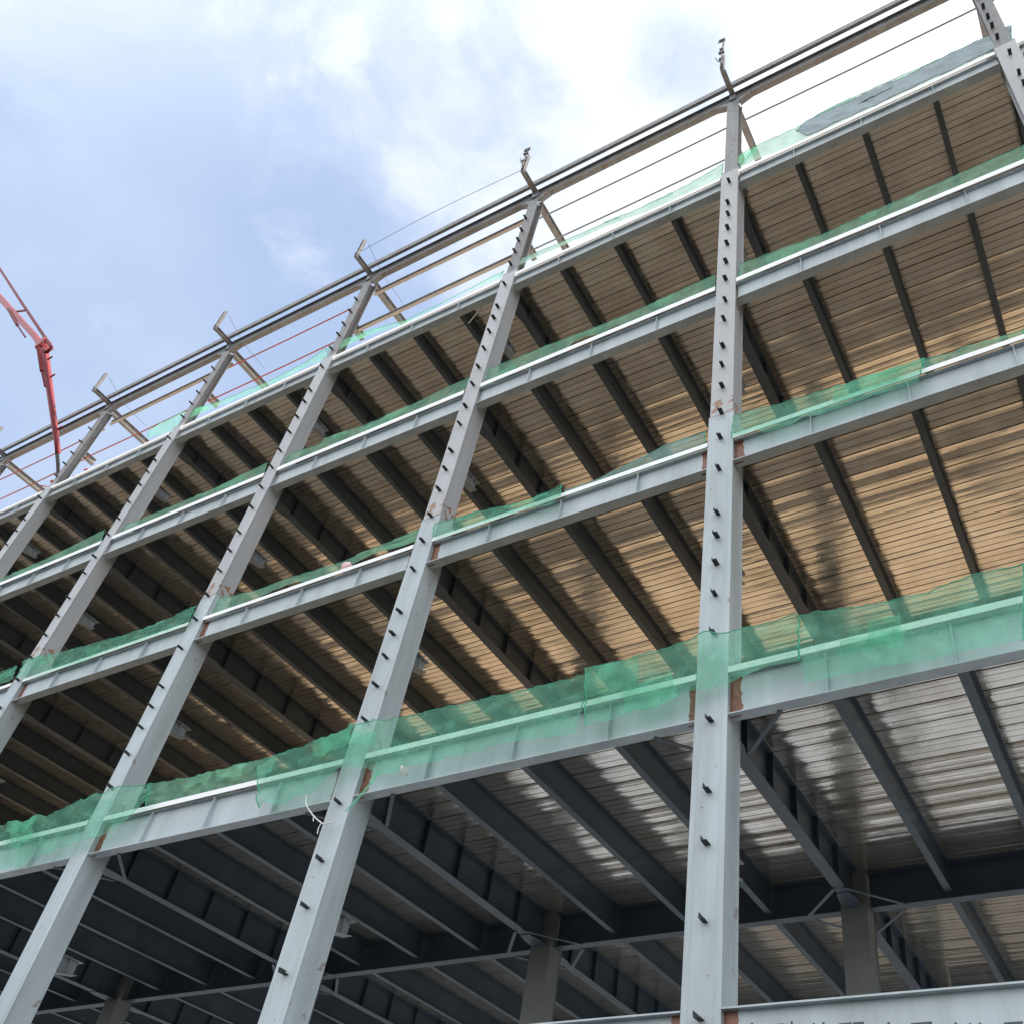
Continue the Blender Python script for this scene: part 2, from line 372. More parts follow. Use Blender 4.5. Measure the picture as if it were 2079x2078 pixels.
# main girders across the building, cross girders along it, floor beams, decking
H_IN = [.84, .72, .76, .62]
gird = []; deckme = []
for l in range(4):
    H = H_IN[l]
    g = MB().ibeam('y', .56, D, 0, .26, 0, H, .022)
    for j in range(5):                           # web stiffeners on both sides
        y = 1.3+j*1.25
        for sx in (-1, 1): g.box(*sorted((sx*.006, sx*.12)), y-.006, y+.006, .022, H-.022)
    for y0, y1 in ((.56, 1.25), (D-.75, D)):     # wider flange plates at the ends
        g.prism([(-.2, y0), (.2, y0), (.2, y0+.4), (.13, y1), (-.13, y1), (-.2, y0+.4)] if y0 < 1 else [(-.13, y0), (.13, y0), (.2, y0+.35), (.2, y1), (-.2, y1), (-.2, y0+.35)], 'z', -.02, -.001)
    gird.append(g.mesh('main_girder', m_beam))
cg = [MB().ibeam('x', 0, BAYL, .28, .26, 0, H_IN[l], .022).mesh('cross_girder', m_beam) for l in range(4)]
for l in range(4):
    for k in range(-1, NB+1):
        xc = colx(k)-.2965
        for rr in range(NR):
            if (rr == 0 or l == 0) and k < 7 and rr < 2: link('main_girder', gird[l], B, (xc, rr*D, LV[l]))
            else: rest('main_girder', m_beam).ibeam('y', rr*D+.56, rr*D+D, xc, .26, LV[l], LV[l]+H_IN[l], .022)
    for b in range(0, NB+1):
        for rr in range(1, NR+1):
            if rr == 1 and b < 7: link('cross_girder', cg[l], B, (colx(b), rr*D, LV[l]))
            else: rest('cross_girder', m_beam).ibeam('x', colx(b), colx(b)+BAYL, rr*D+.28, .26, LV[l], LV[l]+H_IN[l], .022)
FBW = .15
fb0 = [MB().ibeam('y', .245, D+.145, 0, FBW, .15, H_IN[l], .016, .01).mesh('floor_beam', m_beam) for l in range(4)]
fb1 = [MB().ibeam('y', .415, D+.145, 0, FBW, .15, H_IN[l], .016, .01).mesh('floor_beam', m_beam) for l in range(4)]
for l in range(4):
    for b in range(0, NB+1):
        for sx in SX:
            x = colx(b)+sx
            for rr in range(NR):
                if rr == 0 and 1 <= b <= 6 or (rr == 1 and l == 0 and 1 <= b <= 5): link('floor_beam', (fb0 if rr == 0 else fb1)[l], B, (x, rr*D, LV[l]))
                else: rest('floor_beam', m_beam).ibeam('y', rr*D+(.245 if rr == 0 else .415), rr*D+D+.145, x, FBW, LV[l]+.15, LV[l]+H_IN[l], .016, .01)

def deck_panel_mesh(seed, length):
    """ribbed decking, pans running along x, seen from below; narrow slots between the pans"""
    r2 = random.Random(seed); v = []; fs = []
    p = .19; n = int(D/p); p = D/n
    nx = 9
    prof = []
    lip = 0
    for i in range(n):
        y = i*p; t = r2.uniform(-.0035, .0035); joint = (i % 3 == 2)
        z0 = r2.uniform(0, .003); lip = .008 if i and (i-1) % 3 == 2 else 0
        prof += [(y+.0, z0-t-lip), (y+.5*(p-.024), z0-.002), (y+p-.024, z0+t), (y+p-.019, .035 if joint else .022), (y+p-.007, .035 if joint else .022)]
    prof.append((D, 0))
    for ix in range(nx):
        x = length*ix/(nx-1)
        for (y, z) in prof:
            v.append((x, y, z+.003*noise.noise(Vector((x*.8+seed*3.1, y*2.3, seed)))))
    k = len(prof)
    for ix in range(nx-1):
        for j in range(k-1): fs.append((ix*k+j, ix*k+j+1, (ix+1)*k+j+1, (ix+1)*k+j))
    # top sheet gives the panel its thickness
    o = len(v); v += [(0, 0, .06), (length, 0, .06), (length, D, .06), (0, D, .06)]; fs.append((o, o+1, o+2, o+3))
    me = bpy.data.meshes.new('deck_panel'); me.from_pydata(v, [], fs); me.materials.append(m_deck); return me
decks = [deck_panel_mesh(s, 8.0) for s in range(7)]
far = deck_panel_mesh(50, 8.0)
dk = 0
for l in range(4):
    for b in range(0, NB+1):
        for rr in range(NR):
            dk += 1
            loc = (colx(b)-.2965, rr*D+.28 if rr else .28, LV[l]+H_IN[l]+.004)
            if rr < 2 and b < 7: link('deck_panel', decks[(dk*5+l) % 7], B, loc)
            else:
                o = rest('deck_panel', m_deck); n = len(o.v)
                o.v += [(p.co.x+loc[0], p.co.y+loc[1], p.co.z+loc[2]) for p in far.vertices]; o.f += [tuple(n+i for i in q.vertices) for q in far.polygons]
    x0 = colx(NB)-.6; x1 = colx(-1)
    link('floor_slab', MB().box(x0, x1, .125, NR*D+.5, LV[l]+H_IN[l]+.066, LV[l]+H_IN[l]+.115).mesh('floor_slab', m_conc), B)

# roof line: eaves beam, rail, rafters with overhang and parapet posts
rb_me = MB().ibeam('x', .0, 7.99, .16, .20, 25.42, 26.02, .02).mesh('eaves_beam', m_beige)
hn_me = MB().prism([(0, 25.16), (.42, 25.40), (0, 25.40)], 'y', .06, .26).mesh('haunch', m_beige)
rail_me = MB().box(0, 8.0, -.16, -.145, 26.10, 26.40).box(0, 8.0, -.145, -.05, 26.10, 26.112).box(0, 8.0, -.145, -.05, 26.388, 26.40).mesh('eaves_purlin', m_beige)
raf_me = MB().ibeam('y', .38, 6.5, 0, .2, 25.36, 25.68, .016).mesh('rafter', m_beige)
arm_me = MB().ibeam('y', -.80, .06, 0, .16, 25.70, 25.88, .014).box(-.1, .1, .0, .06, 25.36, 25.7).mesh('overhang_arm', m_beige)
post_me = MB().ibeam('x', -.06, .06, -.86, .14, 25.66, 25.68, .008).box(-.06, -.048, -.93, -.80, 25.68, 27.05).box(.048, .06, -.93, -.80, 25.68, 27.05).box(-.048, .048, -.87, -.86, 25.68, 27.05).box(-.075, .075, -.945, -.93, 25.9, 25.98).mesh('parapet_post', m_beige)
for k in range(-1, NB+1):
    xc = colx(k)-.2965
    link('eaves_beam', rb_me, B, (xc+.005-8+.0, 0, 0)); link('eaves_purlin', rail_me, B, (xc-8, 0, 0))
    link('haunch', hn_me, B, (xc+.22, 0, 0)); o = link('haunch', hn_me, B, (xc-.22, .32, 0)); o.rotation_euler = (0, 0, math.pi)
    rf = link('rafter', raf_me, B, (xc, 0, 0))
    link('overhang_arm', arm_me, B, (xc, 0, 0)); link('parapet_post', post_me, B, (xc, 0, 0))
for k, z1 in ((1, 28.3), (2, 27.5)):
    xc = colx(k)-.2965
    g = MB().tube([(xc+.03, -1.0, 25.9), (xc+.0, -.98, 27.0), (xc+.06, -.96, z1)], .035, 8)
    for z, dx in ((26.3, .06), (26.9, .09), (27.2, .05), (z1-.25, .10)):
        g.bar((xc-dx, -1.03, z), (xc+dx, -.99, z+.07), .09, .07)
    g.tube([(xc+.02, -1.0, 26.0), (xc-.16, -1.0, 26.45), (xc-.22, -1.0, 26.75)], .02, 6)
    g.tube([(xc+.04, -.99, z1-.3), (xc-.16, -1.0, z1-.22)], .022, 6)
    link('scaffold_pole', g.mesh('scaffold_pole', m_beige), B)
# wall girts of the roof storey: pale flat strips and thin rods
def girt(b, z, kind, x0=0, x1=8):
    xl = colx(b)-.2965
    if kind == 'strip': me = MB().box(xl+x0, xl+x1, .60, .615, z-.1, z+.13).box(xl+x0, xl+x1, .50, .60, z-.1, z-.09).box(xl+x0, xl+x1, .50, .60, z+.12, z+.13).mesh('roof_girt', m_girt)
    else: me = MB().tube([(xl+x0, .5, z), (xl+(x0+x1)/2, .5, z-.04), (xl+x1, .5, z)], .028, 6).mesh('tie_rod', {'red': m_rope, 'grey': m_wire}[kind])
    return link('roof_girt' if kind == 'strip' else 'tie_rod', me, B)
m_girt = mat('pale_beige_girt', (.44, .43, .42), .55, 0, .08, 1.2)
for b, z, k_ in ((3, 25.1, 'strip'), (3, 22.45, 'strip'), (2, 24.55, 'grey'), (2, 22.15, 'grey'), (1, 24.5, 'grey'), (4, 24.6, 'red'), (4, 22.2, 'red'), (5, 24.9, 'strip'), (5, 22.3, 'red'), (6, 24.4, 'red'), (6, 22.2, 'red'), (0, 24.5, 'grey')):
    girt(b, z, k_)

# corner fly braces below the first floor
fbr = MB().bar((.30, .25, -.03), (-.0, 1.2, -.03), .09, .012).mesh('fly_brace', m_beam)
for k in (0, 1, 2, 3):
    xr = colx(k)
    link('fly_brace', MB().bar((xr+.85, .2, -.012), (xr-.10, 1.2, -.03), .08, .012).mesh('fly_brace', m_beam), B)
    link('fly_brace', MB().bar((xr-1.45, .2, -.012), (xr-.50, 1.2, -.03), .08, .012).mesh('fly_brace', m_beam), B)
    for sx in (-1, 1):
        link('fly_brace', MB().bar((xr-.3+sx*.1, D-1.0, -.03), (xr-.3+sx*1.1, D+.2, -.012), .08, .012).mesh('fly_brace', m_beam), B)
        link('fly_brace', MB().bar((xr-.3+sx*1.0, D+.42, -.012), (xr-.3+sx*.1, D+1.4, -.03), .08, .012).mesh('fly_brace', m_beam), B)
# small service boxes on the far side of some columns
for name, (bm_, m_) in stuff.items():
    o = link(name, bm_.mesh(name, m_), B); o['kind'] = 'stuff'

# lettering on the signed beam
def char(ch, x, ztop, parent, size=.50):
    cu = bpy.data.curves.new('letter', 'FONT'); cu.body = ch; cu.size = size; cu.extrude = .002
    t = bpy.data.objects.new('letter', cu); C.objects.link(t)
    dg = bpy.context.evaluated_depsgraph_get(); me = bpy.data.meshes.new_from_object(t.evaluated_get(dg)); bpy.data.objects.remove(t)
    xs = [v.co.x for v in me.vertices]; ys = [v.co.y for v in me.vertices]
    if not xs: return
    cx = (min(xs)+max(xs))/2; ty = max(ys)
    for v in me.vertices: v.co = Vector((v.co.x-cx, -v.co.z, v.co.y-ty))
    me.materials.clear(); me.materials.append(m_ink)
    link('lettering', me, parent, (x-parent.location.x, .0955, ztop-parent.location.z))
for ch, x, z in zip('中到装配火局结构项', (.40, .80, 1.30, 1.72, 2.18, 2.56, 2.90, 3.22, 3.55), (-4.87, -4.89, -4.93, -4.96, -4.99, -5.02, -5.05, -5.07, -5.09)):
    char(ch, x, z-.02, sign_beams[1], .36)
for ch, x in (('以', -1.54), ('合', -1.0)): char(ch, x, -4.80, sign_beams[2], .4)

# ------------------------------------------------------------------ netting
NETS={
'b1_a':(-0.14,[(-20.13,1.32),(-19.44,1.37),(-18.96,1.21),(-18.72,1.4),(-18.16,1.25),(-17.52,1.41),(-17.01,1.54),(-16.87,1.44),(-16.52,1.59),(-16.33,1.51),(-15.98,1.66),(-14.52,1.43)],[(-18.95,-0.1),(-18.05,-0.11),(-17.72,0.06),(-16.42,0.16),(-15.31,0.27),(-14.79,0.41),(-14.41,0.75),(-14.26,0.9)]),
'b1_b':(0.19,[(-15.07,1.72),(-14.12,1.67),(-12.92,1.64),(-11.78,1.64),(-10.91,1.64)],[(-14.68,0.97),(-13.73,0.98),(-12.59,1.02),(-11.18,1.06),(-10.94,0.99)]),
'b1_c':(-0.14,[(-10.93,1.2),(-10.47,1.35),(-9.77,1.4),(-8.67,1.56),(-8.42,1.68),(-7.38,1.56),(-6.59,1.5),(-5.87,1.47),(-4.59,1.45),(-3.38,1.42),(-2.66,1.42)],[(-10.35,0.05),(-10.17,0.1),(-9.88,0.0),(-9.24,0.11),(-8.75,0.1),(-8.61,0.34),(-8.31,0.57),(-7.55,0.39),(-7.23,0.22),(-6.68,0.15),(-6.55,0.16),(-6.12,0.17),(-5.14,0.22),(-3.95,0.23),(-3.03,0.11),(-2.77,0.11),(-2.69,0.58)]),
'b1_d':(-0.15,[(-2.75,1.51),(-1.22,1.55),(-1.01,1.59),(-1.0,1.59),(-0.68,1.62),(-0.45,1.7),(-0.33,1.72),(-0.13,1.61),(0.08,1.53),(0.26,1.56),(0.49,1.58),(1.31,1.53),(1.36,1.5)],[(-2.6,0.23),(-2.1,0.23),(-1.68,0.26),(-1.4,0.26),(-1.07,0.33),(-1.3,0.29),(-1.19,0.35),(-0.69,0.41),(-0.52,0.42),(0.06,0.42),(0.34,0.44),(0.81,0.58),(1.04,0.57),(1.34,0.53)]),
'b1_e':(-0.14,[(1.34,1.53),(2.34,1.4),(3.49,1.33),(4.16,1.42),(4.94,1.42)],[(1.36,0.53),(1.38,0.08),(1.96,0.08),(2.52,0.05),(3.59,-0.03),(4.1,-0.04),(4.68,-0.04)]),
'b2_c1':(-0.05,[(0.05,7.75),(1.07,7.61),(2.39,7.5),(4.06,7.44),(4.11,7.43)],[(0.01,7.01),(0.62,6.94),(0.74,6.79),(1.28,6.72),(1.59,6.85),(1.93,6.71),(2.34,6.75),(3.39,6.76),(3.91,6.73),(4.0,6.94)]),
'b2_c1r':(0.19,[(4.07,7.76),(4.52,7.67),(5.97,7.59)],[(4.03,7.41),(4.48,7.39),(5.93,7.35)]),
'b2_c2':(-0.05,[(-8.0,7.62),(-7.5,7.61),(-6.4,7.47),(-5.08,7.26),(-4.26,7.4)],[(-7.91,7.11),(-6.29,6.99),(-5.23,6.98),(-4.96,6.9),(-4.41,6.79),(-4.22,6.95)]),
'b2_c2r':(0.19,[(-4.33,7.52),(-3.55,7.52),(-2.68,7.68),(-2.18,7.79),(-1.73,7.92),(-1.15,7.91),(-0.76,7.91)],[(-4.28,7.22),(-2.58,7.2),(-1.11,7.16),(-0.73,7.16)]),
'b2_c3':(0.19,[(-16.59,8.27),(-15.5,7.97),(-14.38,7.83),(-13.38,7.86),(-12.59,7.84),(-11.23,7.78),(-10.53,7.89),(-9.58,7.92),(-8.79,8.01)],[(-16.26,7.38),(-14.55,7.46),(-12.74,7.56),(-12.4,7.38),(-11.11,7.44),(-10.26,7.63),(-9.47,7.55),(-8.77,7.54)]),
'b2_c4':(-0.03,[(-24.54,8.1),(-23.04,7.89),(-21.64,7.73),(-20.33,7.62),(-18.71,7.54),(-17.61,7.6),(-16.56,7.77)],[(-24.2,7.22),(-22.44,7.09),(-20.85,6.95),(-20.43,7.1),(-18.42,7.08),(-16.43,7.06)]),
'b2_c5':(0.19,[(-27.84,8.29),(-26.32,8.21),(-25.42,8.25)],[(-27.38,7.75),(-25.77,7.55),(-25.17,7.6)]),
'b3_c1':(0.19,[(0.03,14.52),(0.81,14.48),(2.45,14.29),(4.1,14.42),(4.19,14.39),(5.71,14.46),(7.21,14.54)],[(-0.01,13.62),(2.69,13.69),(5.33,13.8),(7.09,13.86)]),
'b3_c2':(0.19,[(-8.2,14.58),(-7.32,14.52),(-6.32,14.5),(-5.28,14.44),(-4.27,14.38),(-2.96,14.37),(-0.72,14.53)],[(-8.08,13.63),(-6.84,13.66),(-5.33,13.63),(-5.04,14.07),(-4.57,14.04),(-4.21,13.9),(-3.65,13.98),(-2.9,13.76),(-0.66,13.65)]),
'b3_c3':(0.19,[(-16.23,14.44),(-14.6,14.29),(-14.89,14.53),(-12.7,14.29),(-10.58,14.35),(-9.6,14.48),(-8.81,14.53)],[(-16.06,13.86),(-14.41,13.79),(-14.58,13.93),(-11.8,13.74),(-8.66,13.65)]),
'b3_c4':(0.19,[(-24.7,14.38),(-23.47,14.26),(-21.25,14.26),(-20.62,14.27),(-19.46,14.22),(-17.08,14.52)],[(-24.43,13.81),(-20.97,13.78),(-16.87,13.69)]),
'b3_c5':(0.19,[(-32.34,14.08),(-31.24,14.13),(-29.11,14.23),(-27.12,14.38),(-25.33,14.58)],[(-31.99,13.68),(-30.85,13.67),(-29.2,13.65),(-26.47,13.76),(-25.01,13.67)]),
'b4_c3':(0.19,[(-16.92,21.24),(-15.91,21.14),(-14.98,20.97),(-12.79,20.36),(-11.23,20.46),(-10.02,20.55),(-8.78,20.7)],[(-16.63,20.48),(-15.86,20.53),(-14.83,20.52),(-12.7,20.07),(-11.42,20.31),(-10.28,20.39),(-8.84,20.28)]),
'b4_c2':(0.19,[(-8.32,21.02),(-6.57,20.85),(-4.64,20.78),(-3.5,20.66),(-1.81,20.76),(-0.6,21.1)],[(-8.24,20.6),(-6.52,20.52),(-4.6,20.39),(-3.46,20.21),(-1.77,19.94),(-0.63,19.98)]),
'b4_c4':(0.19,[(-26.92,21.21),(-26.38,21.42),(-25.23,21.48),(-22.94,20.91),(-19.84,20.6),(-18.03,20.71),(-17.02,21.16)],[(-26.56,20.44),(-25.13,20.19),(-24.3,20.58),(-22.16,20.37),(-19.63,20.14),(-16.97,20.31),(-16.58,20.25)]),
'b4_c1g':(0.13,[(-0.09,20.98),(0.56,21.09)],[(-0.05,20.27),(0.53,20.38)]),
'b4_c1':(0.19,[(0.48,21.24),(1.81,21.2),(2.89,21.46),(4.78,21.41),(6.31,21.29),(7.69,21.28),(8.02,21.25)],[(-0.05,20.27),(1.78,20.06),(3.62,20.16),(5.66,20.11),(7.68,20.07),(7.91,20.04)]),
'b4_tarp':(0.15,[(1.82,20.92),(2.05,21.24),(3.17,21.2),(5.28,21.11),(7.79,21.24),(8.07,21.21)],[(1.81,20.8),(2.12,20.11),(3.63,20.12),(5.67,20.07),(7.6,20.13),(7.88,20.1)]),
}

def interp(pl, t):
    """point at fraction t of the polyline's x extent"""
    for i in range(len(pl)-1):
        if pl[i+1][0] < pl[i][0]+1e-4: pl = pl[:i+1]+[(pl[i][0]+1e-3, pl[i+1][1])]+pl[i+2:]
    x = pl[0][0]+(pl[-1][0]-pl[0][0])*t
    for i in range(len(pl)-1):
        if x <= pl[i+1][0] or i == len(pl)-2:
            a = (x-pl[i][0])/(pl[i+1][0]-pl[i][0]); return x, pl[i][1]+a*(pl[i+1][1]-pl[i][1])
def net(name, key, label, m=m_net, group=None, cat='netting', amp=.05, rows=12):
    Y, t, b = NETS[key]; t = list(t); b = list(b)
    L_ = max(t[-1][0]-t[0][0], .5); n = max(8, int(L_/.09)); sd = rng.uniform(0, 50)
    v = []; fs = []
    for i in range(n+1):
        s = i/n; tx, tz = interp(t, s); bx, bz = interp(b, s)
        for j in range(rows+1):
            a = j/rows; x = tx+(bx-tx)*a; z = tz+(bz-tz)*a
            q = noise.noise(Vector((x*1.3+sd, z*.6, 0)))+.5*noise.noise(Vector((x*3.7+z*1.2+sd, z*1.1, 4)))
            rg = 1-abs(noise.noise(Vector((x*1.7+z*1.5+sd, z*.9-x*.3, 9)))*2.2); rg2 = 1-abs(noise.noise(Vector((x*4.1-z*2.6+sd, z*1.7, 2)))*2.2)
            en = math.exp(-min(s, 1-s)*L_/.35)       # gathered towards the ties at both ends
            y = Y - .012 - amp*(.5+.5*q)*(.35+.65*a) - .35*amp*max(rg, 0)**3 - .2*amp*max(rg2, 0)**3 - .22*amp*en*math.sin(a*17+sd)
            z += .018*noise.noise(Vector((x*2.6+sd, 3, a))) * (1 if j in (0, rows) else .3)
            v.append((x, y, z))
    r = rows+1
    for i in range(n):
        for j in range(rows): fs.append((i*r+j, i*r+j+1, (i+1)*r+j+1, (i+1)*r+j))
    fold_src = v[:]
    me = bpy.data.meshes.new(name); me.from_pydata(v, [], fs); me.materials.append(m)
    for p in me.polygons: p.use_smooth = True
    mid = sum((Vector(p) for p in v), Vector())/len(v)
    for q in me.vertices: q.co -= mid
    o = link(name, me, None, mid, top=True); tag(o, label, cat, group)
    h1 = MB().tube([Vector(v[i*r])-mid for i in range(n+1)], .009, 5).mesh('hem', m_hem)
    link('hem', h1, o)
    r2 = random.Random(key)
    for q in range(int(L_*.3)+1 if rows > 5 else 0):
        i0 = r2.randrange(0, max(1, n-6)); i1 = min(n, i0+r2.randrange(5, 16)); j0 = r2.choice((0, 0, 0, 3, 6)); j1 = min(rows, j0+r2.randrange(3, 8)); sk = r2.uniform(-.5, .5)
        fv = []; ff = []; hh = j1-j0+1
        for i in range(i0, i1+1):
            for j in range(j0, j1+1):
                p = Vector(v[i*r+j])-mid
                fv.append(p+Vector((sk*(j-j0)*.06, -.022-.02*noise.noise(p*3+Vector((q, 0, sd))), .03*noise.noise(p*2.2+Vector((0, q, sd))))))
        for i in range(i1-i0):
            for j in range(hh-1): ff.append((i*hh+j, i*hh+j+1, (i+1)*hh+j+1, (i+1)*hh+j))
        fm = bpy.data.meshes.new('net_fold'); fm.from_pydata(fv, [], ff); fm.materials.append(m)
        for p in fm.polygons: p.use_smooth = True
        link('net_fold', fm, o)
    for e_ in ((0, n) if L_ > 1.5 else ()):
        link('tie_cord', MB().tube([Vector(v[e_*r+j])-mid for j in range(r)], .012, 5).mesh('tie_cord', m_hem), o)
    return o
Y_ = lambda key: NETS[key][0]
m_hem = mat('green_hem_cord', (.06, .40, .26), .7, 0, .1, 4)
G = 'green safety nets along the floor edges'
for key, lab in (
    ('b1_a', 'bright green net bunched over the lowest floor edge at the far left'),
    ('b1_b', 'dull green net tucked behind the white trim of the lowest floor edge'),
    ('b1_c', 'long green net draped over the second column from the right on the lowest floor edge'),
    ('b1_d', 'green net wrapped across the big front column at the lowest floor edge'),
    ('b1_e', 'green net hanging over the lowest beam right of the big front column'),
    ('b2_c1', 'bright net with a twisted end on the second beam right of the big front column'),
    ('b2_c1r', 'thin strip of green net at the right end of the second floor edge'),
    ('b2_c2', 'green net with a bunched bright end in the middle of the second floor edge'),
    ('b2_c2r', 'low faded net strip left of the big front column on the second floor edge'),
    ('b2_c3', 'rumpled dark green net by the red bag on the second floor edge'),
    ('b2_c4', 'green net with a knotted tail on the second floor edge, left part'),
    ('b2_c5', 'scrap of green net at the left end of the second floor edge'),
    ('b3_c1', 'long straight green net on the third floor edge right of the big front column'),
    ('b3_c2', 'net pulled up at one end on the third floor edge left of the big column'),
    ('b3_c3', 'green net tapering to grey on the third floor edge left of the second column'),
    ('b3_c4', 'flat green net on the third floor edge left of the third column'),
    ('b3_c5', 'green net on the third floor edge at the far left'),
    ('b4_c3', 'thin green net along the top slab edge left of the second column'),
    ('b4_c2', 'faded green net along the top slab edge right of the second column'),
    ('b4_c4', 'green net gathered in a bundle on the top slab edge')):
    pale = key in ('b4_c2', 'b2_c2r')
    net('safety_net', key, lab, m_net_pale if pale else (m_net_up if key in ('b3_c1', 'b3_c2', 'b3_c3', 'b3_c4', 'b3_c5', 'b2_c1r', 'b2_c3', 'b1_b') else m_net), G, amp=.16 if key.startswith('b1') else (.09 if Y_(key) < 0 else .05))
net('safety_net', 'b4_c1g', 'small bright green net scrap at the foot of the front column top', m_net, G)
net('safety_net', 'b4_c1', 'pale blue-green netting along the top slab edge at the upper right', m_net_pale, G)
net('tarpaulin', 'b4_tarp', 'folded blue-grey tarpaulin laid over the pale netting at the upper right', m_tarp, None, 'tarpaulin', .08).modifiers.new('t', 'SOLIDIFY').thickness = .02

# ------------------------------------------------------------------ loose things
def cable(name, pts, rad, m, label, cat, n=24):
    P = [Vector(p) for p in pts]; out = []
    for i in range(len(P)-1):
        p0, p1, p2, p3 = P[max(i-1, 0)], P[i], P[i+1], P[min(i+2, len(P)-1)]
        for s in range(6):
            t = s/6; out.append(.5*((2*p1)+(-p0+p2)*t+(2*p0-5*p1+4*p2-p3)*t*t+(-p0+3*p1-3*p2+p3)*t**3))
    out.append(P[-1])
    o = link(name, MB().tube(out, rad, 6).mesh(name, m, True), None, (0, 0, 0), top=True); tag(o, label, cat); return o
cb = cable('cable', [(-9.2, -.12, .2), (-9.04, -.18, -.09), (-8.72, -.2, -.4), (-8.43, -.2, -.61), (-8.33, -.2, -.65), (-8.2, -.12, -.6)], .014, m_white, 'white cable looping from the lowest floor edge to the second column', 'cable')
link('cable_branch', MB().tube([(-8.70, -.2, -.42), (-8.66, -.2, -.54)], .010, 6).mesh('cable_branch', m_white), cb)
link('cable_branch', MB().tube([(-8.42, -.2, -.62), (-8.45, -.2, -.72), (-8.43, -.2, -.85)], .010, 6).mesh('cable_branch', m_white), cb)
def strap():
    up_ = [(-7.29, .3), (-7.39, .09), (-7.61, -.27), (-7.8, -.48)]; dn = [(-7.41, .35), (-7.47, .06), (-7.70, -.25), (-7.86, -.50)]
    v = []; fs = []
    for i, ((a, b), (c, d)) in enumerate(zip(up_, dn)): v += [(a, -.16-.02*i, b), (c, -.17-.02*i, d)]
    for i in range(3): fs.append((2*i, 2*i+1, 2*i+3, 2*i+2))
    me = bpy.data.meshes.new('net_strip'); me.from_pydata(v, [], fs); me.materials.append(m_net)
    o = link('net_strip', me, None, (0, 0, 0), top=True); md = o.modifiers.new('t', 'SOLIDIFY'); md.thickness = .004
    tag(o, 'loose green net strip hanging beside the second column below the lowest net', 'netting')
strap()
def rumple(name, c, sx, sz, m, label, cat):
    bm = bmesh.new(); bmesh.ops.create_icosphere(bm, subdivisions=3, radius=1)
    for v in bm.verts:
        q = 1+.35*noise.noise(v.co*2.2+Vector(c)); v.co = Vector((v.co.x*sx*q, v.co.y*.12*q, v.co.z*sz*q))
    me = bpy.data.meshes.new(name); bm.to_mesh(me); bm.free(); me.materials.append(m)
    for p in me.polygons: p.use_smooth = True
    tag(link(name, me, None, c, top=True), label, cat)
m_pink = mat('red_white_bag_cloth', (.75, .25, .25), .7, 0, .1, 9, col2=(.8, .72, .7))
rumple('bag', (-10.98, .12, 7.42), .16, .16, m_pink, 'crumpled red and white bag on the second floor edge', 'bag')
g_b = link('loose_rod', MB().bar((-9.371, .27, 19.0), (-9.765, .27, 18.25), .03, .02).mesh('loose_rod', m_girt), None, (0, 0, 0), top=True); tag(g_b, 'thin pale rod hanging below the top floor edge left of the second column', 'rod')
rumple('rag', (-6.62, -.2, .17), .02, .09, m_white, 'small white rag tied to the lowest net right of the second column', 'rag')
# safety lines
for k in (3, 4, 5):
    xc = colx(k)-.2965
    cable('safety_wire', [(xc+.1, -.72, 26.9), (xc+.15, .5, 26.3), (xc+.15, 1.9, 26.2)], .010, m_wire,
          {3: 'thin wire sloping in from the third parapet post from the right', 4: 'thin wire sloping in from the fourth parapet post from the right', 5: 'thin wire sloping in from the fifth parapet post from the right'}[k], 'wire')
cable('safety_wire', [(colx(3)-.2965, -.8, 26.25), (colx(3)+3.5, -.8, 26.45), (colx(2)-.3, -.75, 26.3)], .010, m_wire, 'wire strung above the eaves between second and third posts', 'wire')

